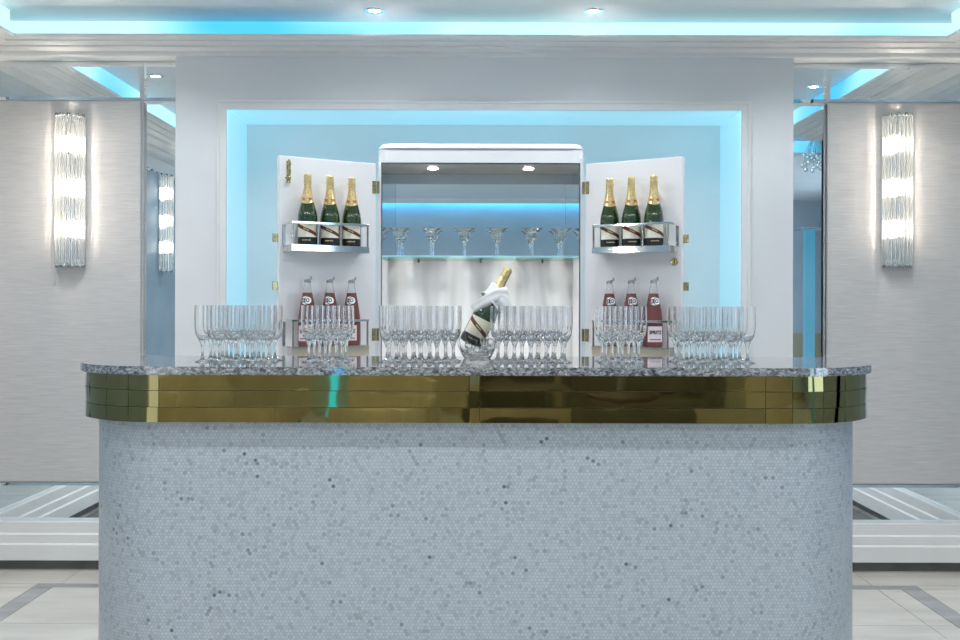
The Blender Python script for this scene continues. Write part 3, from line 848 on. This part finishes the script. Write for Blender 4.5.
# ice
random.seed(5)
k = 0
for dx,dy,dz,rz_ in ((-.026,-.034,.018,.3),(.0,-.040,.022,1.1),(.026,-.034,.020,.7),(.036,.002,.022,.2),(.030,.03,.03,.9),(-.030,.030,.03,.5),(.046,-.012,.046,.4),(.022,-.045,.050,1.2),(-.012,-.050,.048,.1)):
    t = bmesh.new(); box(t, -.011,.011,-.011,.011,-.010,.010, bev=.003)
    o = obj('ice_cube', t, M['glass'], None, True, (bx+dx,by+dy,CT+dz+.012)); o.rotation_euler=(.2*k,.3,rz_); k+=1
    tag(o, 'clear ice cube inside the glass bucket beside the tilted bottle', 'ice cube', 'ice in the bucket')
# napkin wrapped round the neck with hanging tail
Mb = T((bx-.026,by,CT+.052)) @ Matrix.Rotation(tilt,4,'Y')
t = bmesh.new(); ns = 36; lv = [.165,.175,.188,.202,.214,.222]
rf = interp(cp[1:]); rings=[]
for j,z in enumerate(lv):
    ring=[]
    for i in range(ns):
        a=2*PI*i/ns; r = rf(z)+.010+.003*math.sin(3*a+j)+.002*math.sin(7*a)
        if j in (0,): r += .006
        zz_ = z - .018*math.cos(a-.2)*(1-j/9)+.004*math.sin(2*a)
        ring.append(t.verts.new((r*math.cos(a), r*math.sin(a), zz_)))
    rings.append(ring)
for a_,b_ in zip(rings,rings[1:]):
    for i in range(ns): t.faces.new((a_[i],a_[(i+1)%ns],b_[(i+1)%ns],b_[i]))
bmesh.ops.transform(t, matrix=Mb, verts=t.verts[:])
c = Mb @ Vector((0,0,.195))
# crossing fold, to the left, and tail to the right
def cloth_strip(P_, w, nn=16, wave=.003):
    P_ = [Vector(p) for p in P_]
    rows=[]
    for i in range(nn+1):
        u=i/nn*(len(P_)-1); k_=min(int(u),len(P_)-2); p=P_[k_].lerp(P_[k_+1],u-k_); d=(P_[k_+1]-P_[k_]).normalized()
        up = Vector((-d.z,0,d.x)); row=[]
        for q in range(7):
            s=q/6-.5; row.append(t.verts.new(p+up*w*s+Vector((0,-wave*math.cos(s*9+i*.3)-.006*(1-abs(2*s))**.5 if True else 0,0))))
        rows.append(row)
    for a_,b_ in zip(rows,rows[1:]):
        for q in range(6): t.faces.new((a_[q],a_[q+1],b_[q+1],b_[q]))
cloth_strip([c+Vector((-.075,-.018,-.055)),c+Vector((-.035,-.040,-.022)),c+Vector((.01,-.040,.006)),c+Vector((.045,-.022,.012))], .040)
cloth_strip([c+Vector((.005,-.034,-.004)),c+Vector((.035,-.036,-.024)),c+Vector((.055,-.034,-.06))], .042)
nap = obj('napkin', t, M['white'], None, True)
m_ = nap.modifiers.new('thick','SOLIDIFY'); m_.thickness=.003
m_ = nap.modifiers.new('sub','SUBSURF'); m_.levels=1; m_.render_levels=1
tag(nap, 'white cloth napkin wrapped round the neck of the tilted champagne bottle', 'napkin')

# ------------------------------------------------------------------ room behind the camera and the side bay, seen in mirrors
def sofa(x,y,rz,w,m_,lb):
    t = thing('sofa', lb, 'sofa', (x,y,0), rz)
    obj('seat', B(-w/2,w/2,-.4,.4,.16,.45,bev=.04), m_, t, True)
    obj('backrest', B(-w/2,w/2,-.42,-.24,.40,.86,bev=.05), m_, t, True)
    for s in (-1,1): obj('armrest', B(s*w/2-.08,s*w/2+.08,-.42,.4,.14,.62,bev=.04), m_, t, True)
    for sx in (-1,1):
        for sy in (-1,1):
            bm = nb(); cyl(bm, (sx*(w/2-.06),sy*.33,0),(sx*(w/2-.06),sy*.33,.17),.02); obj('leg', bm, M['wood'], t)
sofa(1.35,-2.35,0,1.1,M['sofa'],'dark olive sofa against the far wall, reflected in the brass band')
sofa(-1.75,-1.2,-PI/2,1.3,M['sofapale'],'pale gold sofa by the added window, reflected in the brass band')
tag(obj('rug', B(.72,1.5,-1.4,1.5,0.0,.012), M['carpet']), 'dark woven rug in front of the bar, reflected in the brass', 'rug')
struct('trim_7', B(-XW,4.5,-3.0,-2.975,0,.95), noisy('taupe_wainscot',(.42,.36,.24),(.50,.43,.30),1.5,.5))
def armchair(x,y,rz,m_,lb):
    t = thing('armchair', lb, 'armchair', (x,y,0), rz)
    obj('seat', B(-.3,.3,-.28,.3,.2,.46,bev=.04), m_, t, True)
    bm = nb()
    pts_ = [(.34*math.cos(a),.34*math.sin(a)) for a in [PI+PI*i/16 for i in range(17)]]
    pin = [(.26*math.cos(a),.26*math.sin(a)) for a in [PI+PI*i/16 for i in range(17)]]
    prism(bm, pts_+pin[::-1], .22, .80); obj('backrest', bm, m_, t, True)
    for sx in (-1,1):
        for sy in (-1,1):
            bm = nb(); cyl(bm, (sx*.22,sy*.2,0),(sx*.22,sy*.2,.21),.018,12,.025); obj('leg', bm, M['wood'], t)
armchair(-.62,-.7,.5,M['sofapale'],'pale gold tub armchair left of centre, reflected in the brass band')
armchair(.25,-1.1,-.4,M['sofa'],'dark olive tub armchair near the centre, reflected in the brass band')
armchair(1.95,-.5,2.3,M['sofapale'],'pale gold tub armchair at the right, reflected in the brass band')
tb = thing('side_table', 'round dark side table between the armchairs, reflected in the brass band', 'table', (.95,-.6,0))
bm = nb(); lathe(bm, [(0,.62),(.25,.62),(.25,.65),(0,.65)], 28); obj('table_top', bm, M['wood'], tb)
bm = nb(); cyl(bm, (0,0,.02),(0,0,.62),.03); obj('pedestal', bm, M['steel'], tb)
bm = nb(); lathe(bm, [(0,.013),(.17,.013),(.16,.03),(0,.035)], 24); obj('foot', bm, M['steel'], tb)
# cyan lit pedestal reflected in the brass
ped = thing('lit_pedestal', 'small cyan glowing pedestal near the far wall, reflected in the brass band', 'lamp', (-1.30,-2.75,0))
bm = nb(); lathe(bm, [(0,0),(.17,0),(.17,.03),(0,.03)], 24); obj('foot', bm, M['chrome'], ped)
bm = nb(); lathe(bm, [(0,.03),(.045,.03),(.045,.80),(0,.80)], 24); obj('glowing_column', bm, cove_mat('pedestal_glow',3,(.02,.45,.9),(.03,.55,1)), ped, True)
bm = nb(); lathe(bm, [(0,.80),(.12,.80),(.12,.82),(0,.82)], 24); obj('table_top', bm, M['chrome'], ped)
# bulkhead light and chandelier in the right hand bay
strip('bulkhead_light', 'wide cyan light band in the right hand bay, seen in the tall right mirror', XW+.02,3.6,1.68,1.70,2.54,2.63,M['ledcove'])
struct('trim_6', B(XW+.02,3.6,1.60,1.68,2.53,ZC), M['paint'])
chd = thing('chandelier', 'crystal ball chandelier in the side bay, reflected in the tall right mirror', 'chandelier', (2.64,2.00,ZC))
bm = nb(); lathe(bm, [(0,0),(.10,0),(.10,-.02),(0,-.02)], 24); obj('ceiling_plate', bm, M['chrome'], chd)
random.seed(11)
ring = nb()
for k in range(44):
    a = 2*PI*k/44*3; r = .03+.12*((k*7)%11)/10
    z = -.15-.12*random.random()-(.15-r)*.5
    bm = nb(); ball(bm, (r*math.cos(a), r*math.sin(a), z), .017, 10, 7)
    obj('crystal_ball', bm, M['crystal'], chd, True)
    cyl(ring, (r*math.cos(a), r*math.sin(a), z+.016),(r*math.cos(a)*.4, r*math.sin(a)*.4, -.02),.0012,4)
obj('hanging_wires', ring, M['steel'], chd)
# cyan lit glass column in bay
lc = thing('lit_column', 'tall cyan glowing column in the side bay, reflected in the tall right mirror', 'lamp', (2.97,.75,0))
obj('plinth', B(-.12,.12,-.12,.12,0,.1,bev=.005), M['chrome'], lc)
obj('glowing_panel', B(-.042,.042,-.042,.042,.1,1.98,bev=.004), cove_mat('column_glow',.55,(.12,.5,.75),(.2,.6,.85)), lc)
obj('cap', B(-.1,.1,-.1,.1,1.98,2.0,bev=.004), M['chrome'], lc)

# ------------------------------------------------------------------ lights, world, camera
def area(name, loc, rot, sx, sy, e, col):
    l = bpy.data.lights.new(name,'AREA'); l.shape='RECTANGLE'; l.size=sx; l.size_y=sy; l.energy=e; l.color=col
    o = bpy.data.objects.new(name,l); link(o); o.location=loc; o.rotation_euler=rot; return o
area('window_fill', (-XW-.25,-1.0,1.3), (0,-PI/2,0), 1.8,3.0, 15, (.82,.91,1))  # unseen fill lamp set outside the added window
area('bay_fill', (4.4,-.6,1.35), (0,PI/2,0), 1.8,2.6, 40, (.62,.82,1))  # unseen fill lamp; the bay wall behind it has no window
w = bpy.data.worlds.new('World'); S.world = w; w.use_nodes = True
w.node_tree.nodes['Background'].inputs[0].default_value = (.75,.87,1,1); w.node_tree.nodes['Background'].inputs[1].default_value = .6

cam = bpy.data.cameras.new('camera'); co = bpy.data.objects.new('camera', cam); link(co)
co.location = (0,0,CAMH); cam.sensor_width = 36; cam.lens = 37.5; cam.shift_y = -14/960; cam.clip_start=.05
co.rotation_euler = (PI/2, math.radians(-.15), 0)
co.rotation_euler = (Matrix.Rotation(PI/2,3,'X') @ Matrix.Rotation(math.radians(.15),3,'Z')).to_euler()
S.camera = co
try:
    S.cycles.max_bounces = 24; S.cycles.transmission_bounces = 24; S.cycles.transparent_max_bounces = 16; S.cycles.glossy_bounces = 8
    S.cycles.sample_clamp_indirect = 6
except Exception: pass
vs = S.view_settings
vs.view_transform='Standard'; vs.look='None'; vs.gamma=1; vs.use_curve_mapping=False; vs.exposure=0.2
